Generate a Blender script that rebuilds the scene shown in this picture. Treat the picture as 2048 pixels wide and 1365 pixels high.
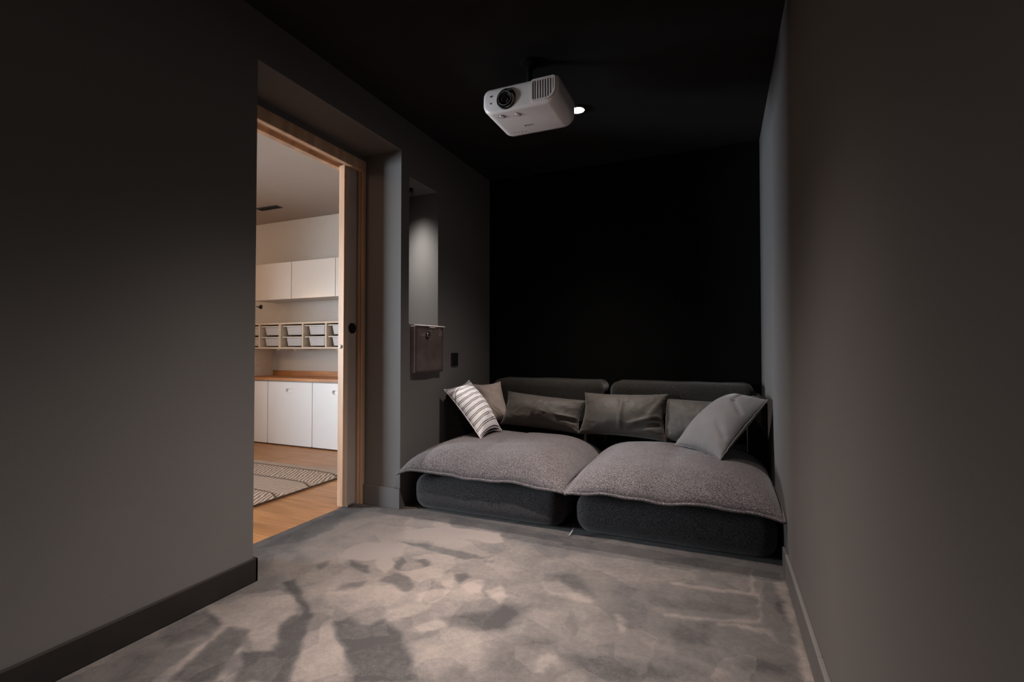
import bpy, bmesh, math, random
import numpy as np
from mathutils import Vector, Matrix, noise
from mathutils.geometry import tessellate_polygon

for o in list(bpy.data.objects):
    bpy.data.objects.remove(o)
SC = bpy.context.scene
COL = SC.collection
random.seed(7)

# ------------------------------------------------------------------ camera
cam = bpy.data.cameras.new('camera')
cam.sensor_width = 36.0
cam.lens = 971.0 / 2048.0 * 36.0
cam.clip_start = 0.02
cam_o = bpy.data.objects.new('camera', cam)
COL.objects.link(cam_o)
cam_o.location = (0, 0, 1.0)
cam_o.rotation_euler = (math.radians(90 + 1.1), 0, math.radians(23.2))
SC.camera = cam_o

# ------------------------------------------------------------------ world and exposure
w = bpy.data.worlds.new('night')
SC.world = w
w.use_nodes = True
w.node_tree.nodes['Background'].inputs[0].default_value = (0.35, 0.45, 0.6, 1)
w.node_tree.nodes['Background'].inputs[1].default_value = 0.05
SC.view_settings.view_transform = 'Standard'
SC.view_settings.look = 'None'
SC.view_settings.gamma = 1.0
SC.view_settings.use_curve_mapping = False
SC.view_settings.exposure = 0.0

# light levels (the lamps themselves are built with their fittings below)
SOFA_SPOT = 270.0       # recessed downlight over the sofa
MID_SPOT = 930.0        # recessed downlight in the middle of the room
FRONT_SPOT = 200.0     # recessed downlight above the camera
REAR_FILL_SPOT = 60.0       # added downlight behind the camera, fill by way of the screen
NICHE_SPOT = 150.0
PLAY_WARM_FILL = 18.0        # unseen ceiling lamp of the next room, placed to warm the wall return
PLAY_GLOBE_FILL = 16.0      # added unseen globe, warm fill through the door
PLAY_DAY = 72.0        # daylight through the next room's window
CONE = math.radians(120)

def lamp(name, kind, loc, power, color, parent=None, **kw):
    l = bpy.data.lights.new(name, kind)
    l.energy = power
    l.color = color
    for k, v in kw.items():
        setattr(l, k, v)
    o = bpy.data.objects.new(name, l)
    COL.objects.link(o)
    o.location = loc
    if parent:
        o.parent = parent
        o.location = Vector(loc) - parent.location
    return o

def beam(o, p):
    """reflector lamp: intensity falls off as cos^p away from the axis"""
    o.data.use_nodes = True
    nt = o.data.node_tree
    em = nt.nodes['Emission']
    tc = nt.nodes.new('ShaderNodeTexCoord'); sx = nt.nodes.new('ShaderNodeSeparateXYZ')
    nt.links.new(tc.outputs['Normal'], sx.inputs[0])
    ab = nt.nodes.new('ShaderNodeMath'); ab.operation = 'ABSOLUTE'; nt.links.new(sx.outputs['Z'], ab.inputs[0])
    pw = nt.nodes.new('ShaderNodeMath'); pw.operation = 'POWER'; pw.inputs[1].default_value = p
    nt.links.new(ab.outputs[0], pw.inputs[0])
    nt.links.new(pw.outputs[0], em.inputs['Strength'])

# daylight outside the next room's window, falling obliquely through it towards the door
day = lamp('window_daylight', 'AREA', (-6.32, -0.12, 1.25), PLAY_DAY, (0.80, 0.90, 1.0),
           shape='RECTANGLE', size=1.1, size_y=1.5, spread=math.radians(72))
day.rotation_euler = (math.radians(90), 0, math.radians(-54))

# ------------------------------------------------------------------ helpers
def tag(o, label=None, cat=None, group=None, kind=None):
    if label: o['label'] = label
    if cat: o['category'] = cat
    if group: o['group'] = group
    if kind: o['kind'] = kind
    return o

def empty(name, loc, label, cat, group=None):
    o = bpy.data.objects.new(name, None)
    o.empty_display_size = 0.1
    COL.objects.link(o)
    o.location = loc
    return tag(o, label, cat, group)

def wloc(o):
    v = Vector((0, 0, 0))
    while o:
        v += o.location
        o = o.parent
    return v

def link(name, bm, m, parent=None, smooth=False, recenter=True):
    """bm holds world coordinates; one mesh object comes out"""
    me = bpy.data.meshes.new(name)
    if parent:
        off = wloc(parent)
        loc = Vector((0, 0, 0))
    elif recenter:
        lo = Vector((min(v.co.x for v in bm.verts), min(v.co.y for v in bm.verts), min(v.co.z for v in bm.verts)))
        hi = Vector((max(v.co.x for v in bm.verts), max(v.co.y for v in bm.verts), max(v.co.z for v in bm.verts)))
        off = Vector(((lo.x + hi.x) / 2, (lo.y + hi.y) / 2, lo.z))
        loc = off
    else:
        off = Vector((0, 0, 0)); loc = off
    bmesh.ops.translate(bm, verts=bm.verts, vec=-off)
    bm.normal_update()
    bm.to_mesh(me)
    bm.free()
    if smooth:
        me.shade_smooth()
    if isinstance(m, (list, tuple)):
        for x in m: me.materials.append(x)
    else:
        me.materials.append(m)
    o = bpy.data.objects.new(name, me)
    COL.objects.link(o)
    o.location = loc
    if parent:
        o.parent = parent
    return o

def dup(o, off, parent=None, label=None):
    """copy a thing with its parts and sub-parts"""
    c = o.copy()
    COL.objects.link(c)
    if parent is None:
        c.location = o.location + Vector(off)
        if label: c['label'] = label
    else:
        c.parent = parent
    for ch in [x for x in list(bpy.data.objects) if x.parent == o]:
        dup(ch, off, c)
    return c

def bm_add(bm, other):
    me = bpy.data.meshes.new('tmp')
    other.to_mesh(me); other.free()
    bm.from_mesh(me)
    bpy.data.meshes.remove(me)
    return bm

def box(x0, x1, y0, y1, z0, z1, bev=0.0, seg=2, bm=None):
    b = bmesh.new()
    bmesh.ops.create_cube(b, size=1)
    for v in b.verts:
        v.co = Vector(((x0 + x1) / 2 + v.co.x * (x1 - x0), (y0 + y1) / 2 + v.co.y * (y1 - y0), (z0 + z1) / 2 + v.co.z * (z1 - z0)))
    if bev > 0:
        bmesh.ops.bevel(b, geom=list(b.edges), offset=bev, segments=seg, profile=0.5, affect='EDGES')
    if bm is not None:
        return bm_add(bm, b)
    return b

def lathe(profile, origin, axis='Z', n=32, bm=None):
    """profile: list of (radius, height); revolved about the axis through origin"""
    b = bm if bm is not None else bmesh.new()
    O = Vector(origin)
    def P(r, h, a):
        c, s = math.cos(a) * r, math.sin(a) * r
        if axis == 'Z': return O + Vector((c, s, h))
        if axis == 'Y': return O + Vector((c, h, s))
        return O + Vector((h, c, s))
    rings = []
    for r, h in profile:
        if r <= 1e-6:
            rings.append([b.verts.new(P(0, h, 0))])
        else:
            rings.append([b.verts.new(P(r, h, 2 * math.pi * k / n)) for k in range(n)])
    for A, B in zip(rings, rings[1:]):
        for k in range(n):
            k2 = (k + 1) % n
            if len(A) == 1 and len(B) == 1: continue
            if len(A) == 1: f = (A[0], B[k2], B[k])
            elif len(B) == 1: f = (A[k], A[k2], B[0])
            else: f = (A[k], A[k2], B[k2], B[k])
            try: b.faces.new(f)
            except ValueError: pass
    bmesh.ops.recalc_face_normals(b, faces=b.faces)
    return b

def tube(pts, r, closed=False, n=8, bm=None):
    b = bm if bm is not None else bmesh.new()
    pts = [Vector(p) for p in pts]
    N = len(pts)
    rings = []
    for i, p in enumerate(pts):
        a = pts[(i - 1) % N] if (closed or i > 0) else p
        c = pts[(i + 1) % N] if (closed or i < N - 1) else p
        t = (c - a).normalized()
        up = Vector((0, 0, 1)) if abs(t.z) < 0.9 else Vector((1, 0, 0))
        s = t.cross(up).normalized(); q = s.cross(t).normalized()
        rings.append([b.verts.new(p + (s * math.cos(2 * math.pi * k / n) + q * math.sin(2 * math.pi * k / n)) * r) for k in range(n)])
    for i in range(N if closed else N - 1):
        A, B = rings[i], rings[(i + 1) % N]
        for k in range(n):
            b.faces.new((A[k], A[(k + 1) % n], B[(k + 1) % n], B[k]))
    if not closed:
        b.faces.new(rings[0][::-1]); b.faces.new(rings[-1])
    bmesh.ops.recalc_face_normals(b, faces=b.faces)
    return b

def slab(outer, holes, conv, t):
    """flat panel with holes, outline points (a, b) -> conv(a, b, depth); thickness t"""
    b = bmesh.new()
    loops = [outer] + holes
    tris = tessellate_polygon([[Vector((p[0], p[1], 0)) for p in L] for L in loops])
    flat = [p for L in loops for p in L]
    F = [b.verts.new(conv(p[0], p[1], 0)) for p in flat]
    B = [b.verts.new(conv(p[0], p[1], t)) for p in flat]
    for tr in tris:
        b.faces.new([F[i] for i in tr]); b.faces.new([B[i] for i in reversed(tr)])
    k = 0
    for L in loops:
        n = len(L)
        for i in range(n):
            j = (i + 1) % n
            b.faces.new((F[k + i], F[k + j], B[k + j], B[k + i]))
        k += n
    bmesh.ops.recalc_face_normals(b, faces=b.faces)
    return b

# ------------------------------------------------------------------ materials
def mat(name, rgb, rough=0.6, metal=0.0, spec=0.5, var=0.0, vscale=6.0, bump=0.0, bscale=300.0, bdist=0.002,
        emit=None, estr=0.0, sheen=0.0, rand=0.0, stretch=None, rgb2=None, coat=0.0):
    m = bpy.data.materials.new(name)
    m.use_nodes = True
    nt = m.node_tree
    N, L = nt.nodes, nt.links
    p = N['Principled BSDF']
    p.inputs['Base Color'].default_value = (*rgb, 1)
    p.inputs['Roughness'].default_value = rough
    p.inputs['Metallic'].default_value = metal
    p.inputs['Specular IOR Level'].default_value = spec
    if coat:
        p.inputs['Coat Weight'].default_value = coat
        p.inputs['Coat Roughness'].default_value = 0.08
    if sheen:
        p.inputs['Sheen Weight'].default_value = sheen
        p.inputs['Sheen Roughness'].default_value = 0.4
    if emit:
        p.inputs['Emission Color'].default_value = (*emit, 1)
        p.inputs['Emission Strength'].default_value = estr
    tc = N.new('ShaderNodeTexCoord')
    src = tc.outputs['Object']
    if stretch:
        mp = N.new('ShaderNodeMapping')
        mp.inputs['Scale'].default_value = stretch
        if rand:
            oi = N.new('ShaderNodeObjectInfo')
            cx = N.new('ShaderNodeVectorMath'); cx.operation = 'SCALE'
            cx.inputs[0].default_value = (31, 17, 11)
            L.new(oi.outputs['Random'], cx.inputs['Scale'])
            L.new(cx.outputs[0], mp.inputs['Location'])
        L.new(src, mp.inputs['Vector'])
        src = mp.outputs['Vector']
    if var or rgb2:
        nz = N.new('ShaderNodeTexNoise')
        nz.inputs['Scale'].default_value = vscale
        nz.inputs['Detail'].default_value = 6
        L.new(src, nz.inputs['Vector'])
        rp = N.new('ShaderNodeValToRGB')
        lo = [c * (1 - var) for c in rgb]
        hi = rgb2 if rgb2 else [min(1, c * (1 + var)) for c in rgb]
        rp.color_ramp.elements[0].position = 0.3; rp.color_ramp.elements[0].color = (*lo, 1)
        rp.color_ramp.elements[1].position = 0.7; rp.color_ramp.elements[1].color = (*hi, 1)
        L.new(nz.outputs['Fac'], rp.inputs['Fac'])
        out = rp.outputs['Color']
        if rand:
            oi2 = N.new('ShaderNodeObjectInfo')
            hs = N.new('ShaderNodeHueSaturation')
            mr = N.new('ShaderNodeMapRange')
            mr.inputs['To Min'].default_value = 1 - rand; mr.inputs['To Max'].default_value = 1 + rand
            L.new(oi2.outputs['Random'], mr.inputs['Value'])
            L.new(mr.outputs[0], hs.inputs['Value'])
            L.new(out, hs.inputs['Color'])
            out = hs.outputs['Color']
        L.new(out, p.inputs['Base Color'])
    if bump:
        n2 = N.new('ShaderNodeTexNoise')
        n2.inputs['Scale'].default_value = bscale
        n2.inputs['Detail'].default_value = 3
        L.new(src if stretch else tc.outputs['Object'], n2.inputs['Vector'])
        bp = N.new('ShaderNodeBump')
        bp.inputs['Strength'].default_value = bump
        bp.inputs['Distance'].default_value = bdist
        L.new(n2.outputs['Fac'], bp.inputs['Height'])
        L.new(bp.outputs['Normal'], p.inputs['Normal'])
    return m

M = {}
M['wall'] = mat('grey_wall_paint', (0.128, 0.120, 0.1155), 0.75, spec=0.25, var=0.03, vscale=3, bump=0.12, bscale=420, bdist=0.001)
M['black_wall'] = mat('black_wall_paint', (0.0030, 0.0030, 0.0030), 0.9, spec=0.1, var=0.1, bump=0.1, bscale=400, bdist=0.001)
M['ceiling'] = mat('black_ceiling_paint', (0.022, 0.021, 0.021), 0.9, spec=0.1, var=0.08, bump=0.1, bscale=400, bdist=0.001)
M['dark_base'] = mat('dark_brown_baseboard_paint', (0.018, 0.015, 0.014), 0.5, spec=0.3, var=0.15, vscale=9)
M['grey_base'] = mat('grey_baseboard_paint', (0.115, 0.108, 0.104), 0.55, spec=0.3, var=0.04)
M['white_wall'] = mat('white_wall_paint', (0.62, 0.60, 0.57), 0.8, spec=0.2, var=0.02, bump=0.06, bscale=400, bdist=0.001)
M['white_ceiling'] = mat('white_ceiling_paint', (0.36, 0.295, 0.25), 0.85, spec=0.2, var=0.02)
M['oak'] = mat('oiled_oak', (0.60, 0.375, 0.235), 0.45, spec=0.4, var=0.25, vscale=5, stretch=(3, 3, 0.35), bump=0.1, bscale=40, bdist=0.001)
M['oak_x'] = mat('oak_worktop', (0.50, 0.225, 0.08), 0.42, spec=0.4, var=0.28, vscale=5, stretch=(0.5, 4, 4), bump=0.08, bscale=40, bdist=0.001)
M['plank'] = mat('oak_floor', (0.45, 0.215, 0.085), 0.42, spec=0.4, var=0.22, vscale=5, stretch=(0.55, 6, 6), rand=0.10, bump=0.08, bscale=30, bdist=0.001)
M['joint'] = mat('dark_floor_joint', (0.06, 0.03, 0.015), 0.8)
M['laminate'] = mat('white_gloss_cabinet', (0.66, 0.60, 0.54), 0.22, spec=0.5, var=0.015)
M['white_door'] = mat('white_lacquer', (0.88, 0.90, 0.91), 0.4, spec=0.4, var=0.01)
M['carcass'] = mat('white_carcass_board', (0.6, 0.58, 0.55), 0.6, var=0.02)
M['pine'] = mat('white_stained_pine', (0.62, 0.50, 0.38), 0.5, var=0.08, vscale=7, stretch=(0.6, 3, 3))
M['tray'] = mat('frosted_plastic', (0.52, 0.51, 0.51), 0.4, spec=0.4, var=0.03, vscale=14)
M['rim'] = mat('white_plastic_rim', (0.70, 0.66, 0.60), 0.35, var=0.01)
M['leaf'] = mat('grey_brown_door_lacquer', (0.54, 0.45, 0.395), 0.5, spec=0.35, var=0.04)
M['bronze'] = mat('dark_bronze', (0.045, 0.035, 0.03), 0.35, metal=0.8, var=0.1, vscale=30)
M['dark_hole'] = mat('shadow_black', (0.008, 0.007, 0.007), 0.9, spec=0.1, var=0.1)
M['steel'] = mat('brushed_steel', (0.5, 0.48, 0.46), 0.3, metal=1.0, var=0.06, vscale=40)
M['black_plastic'] = mat('black_plastic', (0.012, 0.012, 0.012), 0.35, spec=0.5, var=0.1, vscale=40)
M['matte_black'] = mat('matte_black_steel', (0.006, 0.006, 0.006), 0.8, spec=0.15, var=0.1)
M['white_plastic'] = mat('projector_white_plastic', (0.82, 0.75, 0.73), 0.32, spec=0.5, var=0.015, vscale=20)
M['grey_plastic'] = mat('projector_grey_plastic', (0.36, 0.32, 0.31), 0.45, var=0.03)
M['vent_gap'] = mat('vent_dark', (0.05, 0.038, 0.036), 0.7, var=0.1)
M['lens_glass'] = mat('coated_lens_glass', (0.010, 0.010, 0.014), 0.06, spec=0.9, var=0.1, coat=1.0)
M['lamp_glow'] = mat('lamp_diffuser', (0.9, 0.85, 0.8), 0.5, emit=(1.0, 0.86, 0.74), estr=40.0)
M['leather'] = mat('brown_leather', (0.23, 0.178, 0.168), 0.45, spec=0.5, var=0.2, vscale=14, bump=0.35, bscale=120, bdist=0.002)
M['satin_dark'] = mat('charcoal_satin', (0.056, 0.049, 0.042), 0.62, spec=0.25, var=0.08, vscale=8, sheen=0.18, bump=0.15, bscale=700, bdist=0.0006)
M['grey_velvet'] = mat('grey_velvet', (0.120, 0.108, 0.106), 0.75, spec=0.2, var=0.07, vscale=10, sheen=0.35, bump=0.2, bscale=600, bdist=0.0008)
M['beige_velvet'] = mat('beige_cotton', (0.34, 0.28, 0.245), 0.85, spec=0.15, var=0.06, vscale=12, sheen=0.1, bump=0.3, bscale=700, bdist=0.001)
M['lit_leather_edge'] = mat('lamplit_leather_edge', (0.48, 0.42, 0.40), 0.6, var=0.1, vscale=60)  # brown leather made pale to paint in the niche lamp's light
M['strap'] = mat('grey_webbing', (0.3, 0.29, 0.28), 0.7, var=0.1, vscale=60)

def tweed(name, a, b, sc=330.0):
    m = bpy.data.materials.new(name); m.use_nodes = True
    N, L = m.node_tree.nodes, m.node_tree.links
    p = N['Principled BSDF']
    p.inputs['Roughness'].default_value = 0.95
    p.inputs['Specular IOR Level'].default_value = 0.12
    p.inputs['Sheen Weight'].default_value = 0.15
    tc = N.new('ShaderNodeTexCoord')
    n1 = N.new('ShaderNodeTexNoise'); n1.inputs['Scale'].default_value = sc; n1.inputs['Detail'].default_value = 2
    n3 = N.new('ShaderNodeTexNoise'); n3.inputs['Scale'].default_value = 7; n3.inputs['Detail'].default_value = 4
    L.new(tc.outputs['Object'], n1.inputs['Vector']); L.new(tc.outputs['Object'], n3.inputs['Vector'])
    r = N.new('ShaderNodeValToRGB')
    r.color_ramp.elements[0].position = 0.36; r.color_ramp.elements[0].color = (*a, 1)
    r.color_ramp.elements[1].position = 0.66; r.color_ramp.elements[1].color = (*b, 1)
    L.new(n1.outputs['Fac'], r.inputs['Fac'])
    hs = N.new('ShaderNodeHueSaturation')
    mr = N.new('ShaderNodeMapRange'); mr.inputs['To Min'].default_value = 0.8; mr.inputs['To Max'].default_value = 1.2
    L.new(n3.outputs['Fac'], mr.inputs['Value']); L.new(mr.outputs[0], hs.inputs['Value'])
    L.new(r.outputs['Color'], hs.inputs['Color']); L.new(hs.outputs['Color'], p.inputs['Base Color'])
    bp = N.new('ShaderNodeBump'); bp.inputs['Strength'].default_value = 0.6; bp.inputs['Distance'].default_value = 0.003
    L.new(n1.outputs['Fac'], bp.inputs['Height']); L.new(bp.outputs['Normal'], p.inputs['Normal'])
    return m
M['tweed'] = tweed('grey_chenille', (0.022, 0.018, 0.019), (0.165, 0.145, 0.147), 240.0)
M['tweed_dark'] = tweed('charcoal_chenille', (0.009, 0.0085, 0.009), (0.060, 0.056, 0.058), 240.0)
M['tweed_black'] = tweed('shade_black_chenille', (0.006, 0.006, 0.005), (0.032, 0.029, 0.024), 240.0)

def striped():
    m = bpy.data.materials.new('white_black_stripe'); m.use_nodes = True
    N, L = m.node_tree.nodes, m.node_tree.links
    p = N['Principled BSDF']; p.inputs['Roughness'].default_value = 0.85
    p.inputs['Specular IOR Level'].default_value = 0.15
    uv = N.new('ShaderNodeUVMap')
    nz = N.new('ShaderNodeTexNoise'); nz.inputs['Scale'].default_value = 5; nz.inputs['Detail'].default_value = 2
    L.new(uv.outputs[0], nz.inputs['Vector'])
    sp = N.new('ShaderNodeSeparateXYZ'); L.new(uv.outputs[0], sp.inputs[0])
    a = N.new('ShaderNodeMath'); a.operation = 'MULTIPLY_ADD'
    L.new(nz.outputs['Fac'], a.inputs[0]); a.inputs[1].default_value = 0.025; L.new(sp.outputs['Y'], a.inputs[2])
    mu = N.new('ShaderNodeMath'); mu.operation = 'MULTIPLY'; mu.inputs[1].default_value = 9.5
    L.new(a.outputs[0], mu.inputs[0])
    fr = N.new('ShaderNodeMath'); fr.operation = 'FRACT'; L.new(mu.outputs[0], fr.inputs[0])
    r = N.new('ShaderNodeValToRGB'); r.color_ramp.interpolation = 'CONSTANT'
    W, K = (0.62, 0.585, 0.59, 1), (0.035, 0.032, 0.034, 1)
    e = r.color_ramp.elements
    e[0].position = 0.0; e[0].color = W
    e[1].position = 0.28; e[1].color = K
    for pos, c in ((0.39, W), (0.52, K), (0.63, W)):
        x = e.new(pos); x.color = c
    L.new(fr.outputs[0], r.inputs['Fac'])
    L.new(r.outputs['Color'], p.inputs['Base Color'])
    n2 = N.new('ShaderNodeTexNoise'); n2.inputs['Scale'].default_value = 220
    L.new(uv.outputs[0], n2.inputs['Vector'])
    bp = N.new('ShaderNodeBump'); bp.inputs['Strength'].default_value = 0.3; bp.inputs['Distance'].default_value = 0.001
    L.new(n2.outputs['Fac'], bp.inputs['Height']); L.new(bp.outputs['Normal'], p.inputs['Normal'])
    return m
M['stripe'] = striped()

def carpet():
    m = bpy.data.materials.new('velour_carpet'); m.use_nodes = True
    N, L = m.node_tree.nodes, m.node_tree.links
    p = N['Principled BSDF']; p.inputs['Roughness'].default_value = 0.9
    p.inputs['Specular IOR Level'].default_value = 0.1
    p.inputs['Sheen Weight'].default_value = 0.12
    at = N.new('ShaderNodeAttribute'); at.attribute_name = 'nap_light'
    tc = N.new('ShaderNodeTexCoord')
    P = tc.outputs['Object']
    def nz(scale, detail=4, rough=0.55, vec=P):
        n = N.new('ShaderNodeTexNoise'); n.inputs['Scale'].default_value = scale; n.inputs['Detail'].default_value = detail
        n.inputs['Roughness'].default_value = rough
        L.new(vec, n.inputs['Vector']); return n
    def math_(op, a, b):
        n = N.new('ShaderNodeMath'); n.operation = op
        for i, x in enumerate((a, b)):
            if isinstance(x, (int, float)): n.inputs[i].default_value = x
            else: L.new(x, n.inputs[i])
        return n.outputs[0]
    # nap brushed this way and that: patches with crisp edges, cloudy inside
    warp = nz(5, 3)
    vm = N.new('ShaderNodeVectorMath'); vm.operation = 'MULTIPLY_ADD'
    vm.inputs[1].default_value = (0.12, 0.12, 0.0)
    L.new(warp.outputs['Color'], vm.inputs[0]); L.new(P, vm.inputs[2])
    vo = N.new('ShaderNodeTexVoronoi'); vo.inputs['Scale'].default_value = 6.5
    vo.inputs['Randomness'].default_value = 1.0
    L.new(vm.outputs[0], vo.inputs['Vector'])
    sc = N.new('ShaderNodeSeparateColor'); L.new(vo.outputs['Color'], sc.inputs[0])
    cell = math_('MULTIPLY', math_('SUBTRACT', sc.outputs[0], 0.5), 0.36)
    cloud = math_('MULTIPLY', math_('SUBTRACT', nz(7, 6, 0.65).outputs['Fac'], 0.5), 1.1)
    fine = math_('MULTIPLY', math_('SUBTRACT', nz(45, 4, 0.75).outputs['Fac'], 0.5), 0.8)
    pile = math_('MULTIPLY', math_('SUBTRACT', nz(300, 2).outputs['Fac'], 0.5), 0.9)
    s = math_('ADD', math_('ADD', cell, cloud), math_('ADD', fine, pile))
    s = math_('ADD', s, math_('MULTIPLY', at.outputs['Fac'], 1.0))
    mr = N.new('ShaderNodeMapRange'); mr.inputs['From Min'].default_value = -0.8; mr.inputs['From Max'].default_value = 0.8
    L.new(s, mr.inputs['Value'])
    r = N.new('ShaderNodeValToRGB')
    e = r.color_ramp.elements
    e[0].position = 0.0; e[0].color = (0.029, 0.027, 0.027, 1)
    e[1].position = 1.0; e[1].color = (0.170, 0.142, 0.127, 1)
    x = e.new(0.5); x.color = (0.080, 0.071, 0.067, 1)
    L.new(mr.outputs[0], r.inputs['Fac'])
    L.new(r.outputs['Color'], p.inputs['Base Color'])
    bp = N.new('ShaderNodeBump'); bp.inputs['Strength'].default_value = 0.5; bp.inputs['Distance'].default_value = 0.004
    L.new(nz(420, 1).outputs['Fac'], bp.inputs['Height']); L.new(bp.outputs['Normal'], p.inputs['Normal'])
    return m
M['carpet'] = carpet()

def weave(name, flip):
    m = bpy.data.materials.new(name); m.use_nodes = True
    N, L = m.node_tree.nodes, m.node_tree.links
    p = N['Principled BSDF']; p.inputs['Roughness'].default_value = 0.95
    tc = N.new('ShaderNodeTexCoord')
    wv = N.new('ShaderNodeTexWave'); wv.bands_direction = 'DIAGONAL'
    wv.inputs['Scale'].default_value = 19; wv.inputs['Distortion'].default_value = 3; wv.inputs['Detail'].default_value = 2
    mp = N.new('ShaderNodeMapping'); mp.inputs['Scale'].default_value = (flip, 0.55, 1)
    L.new(tc.outputs['Object'], mp.inputs['Vector']); L.new(mp.outputs[0], wv.inputs['Vector'])
    r = N.new('ShaderNodeValToRGB')
    r.color_ramp.elements[0].color = (0.20, 0.13, 0.085, 1); r.color_ramp.elements[1].color = (0.62, 0.48, 0.375, 1)
    L.new(wv.outputs['Fac'], r.inputs['Fac']); L.new(r.outputs['Color'], p.inputs['Base Color'])
    bp = N.new('ShaderNodeBump'); bp.inputs['Strength'].default_value = 0.6; bp.inputs['Distance'].default_value = 0.004
    L.new(wv.outputs['Fac'], bp.inputs['Height']); L.new(bp.outputs['Normal'], p.inputs['Normal'])
    return m
M['jute'] = weave('jute_weave', 1.0)
M['jute_back'] = weave('jute_weave_reversed', -1.0)
M['fill_globe'] = mat('fill_globe_glow', (0.9, 0.85, 0.75), 0.4, emit=(1.0, 0.62, 0.36), estr=PLAY_GLOBE_FILL)
M['screen'] = mat('matte_white_reflector', (0.75, 0.75, 0.75), 0.9, spec=0.1, var=0.01)
M['cord'] = mat('brown_rug_cord', (0.10, 0.06, 0.04), 0.9, var=0.2, vscale=60)

# ================================================================== SETTING
XL, XR, YB, ZC = -1.865, 0.268, 3.85, 2.5      # left wall face, right wall face, back wall face, ceiling
YF = -1.9
def struct(name, bm, m, **kw):
    return tag(link(name, bm, m, **kw), kind='structure')

# left wall: thick, with the door recess cut in and a niche beyond it
b = bmesh.new()
box(-2.33, XL, YF, 1.505, 0, ZC, bm=b)                   # near block
box(-2.15, XL, 1.505, 2.555, 2.285, ZC, bm=b)            # over the recess
box(-2.33, -2.15, 1.505, YB, 2.25, ZC, bm=b)             # over the door frame and its pocket
box(-2.15, XL, 2.555, YB, 0, 1.172, bm=b)                # under the niche
box(-2.15, XL, 2.555, 2.642, 1.172, 2.141, bm=b)
box(-2.15, XL, 2.997, YB, 1.172, 2.141, bm=b)
box(-2.15, XL, 2.555, YB, 2.141, ZC, bm=b)
box(-2.15, -2.13, 2.642, 2.997, 1.172, 2.141, bm=b)      # niche back
box(-2.33, -2.25, 2.575, YB, 0, 2.25, bm=b)              # far skin of the sliding-door pocket
wl = struct('wall_left', b, M['wall'])
struct('wall_right', box(XR, XR + 0.12, YF, YB, 0, ZC), M['wall'])
struct('wall_back', box(-2.33, XR + 0.12, YB, YB + 0.1, 0, ZC), M['black_wall'])
struct('wall_front', box(-2.33, XR + 0.12, YF - 0.1, YF, 0, ZC), M['black_wall'])
struct('ceiling', box(-2.33, XR + 0.12, YF - 0.1, YB + 0.1, ZC, ZC + 0.1), M['ceiling'])

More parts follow.
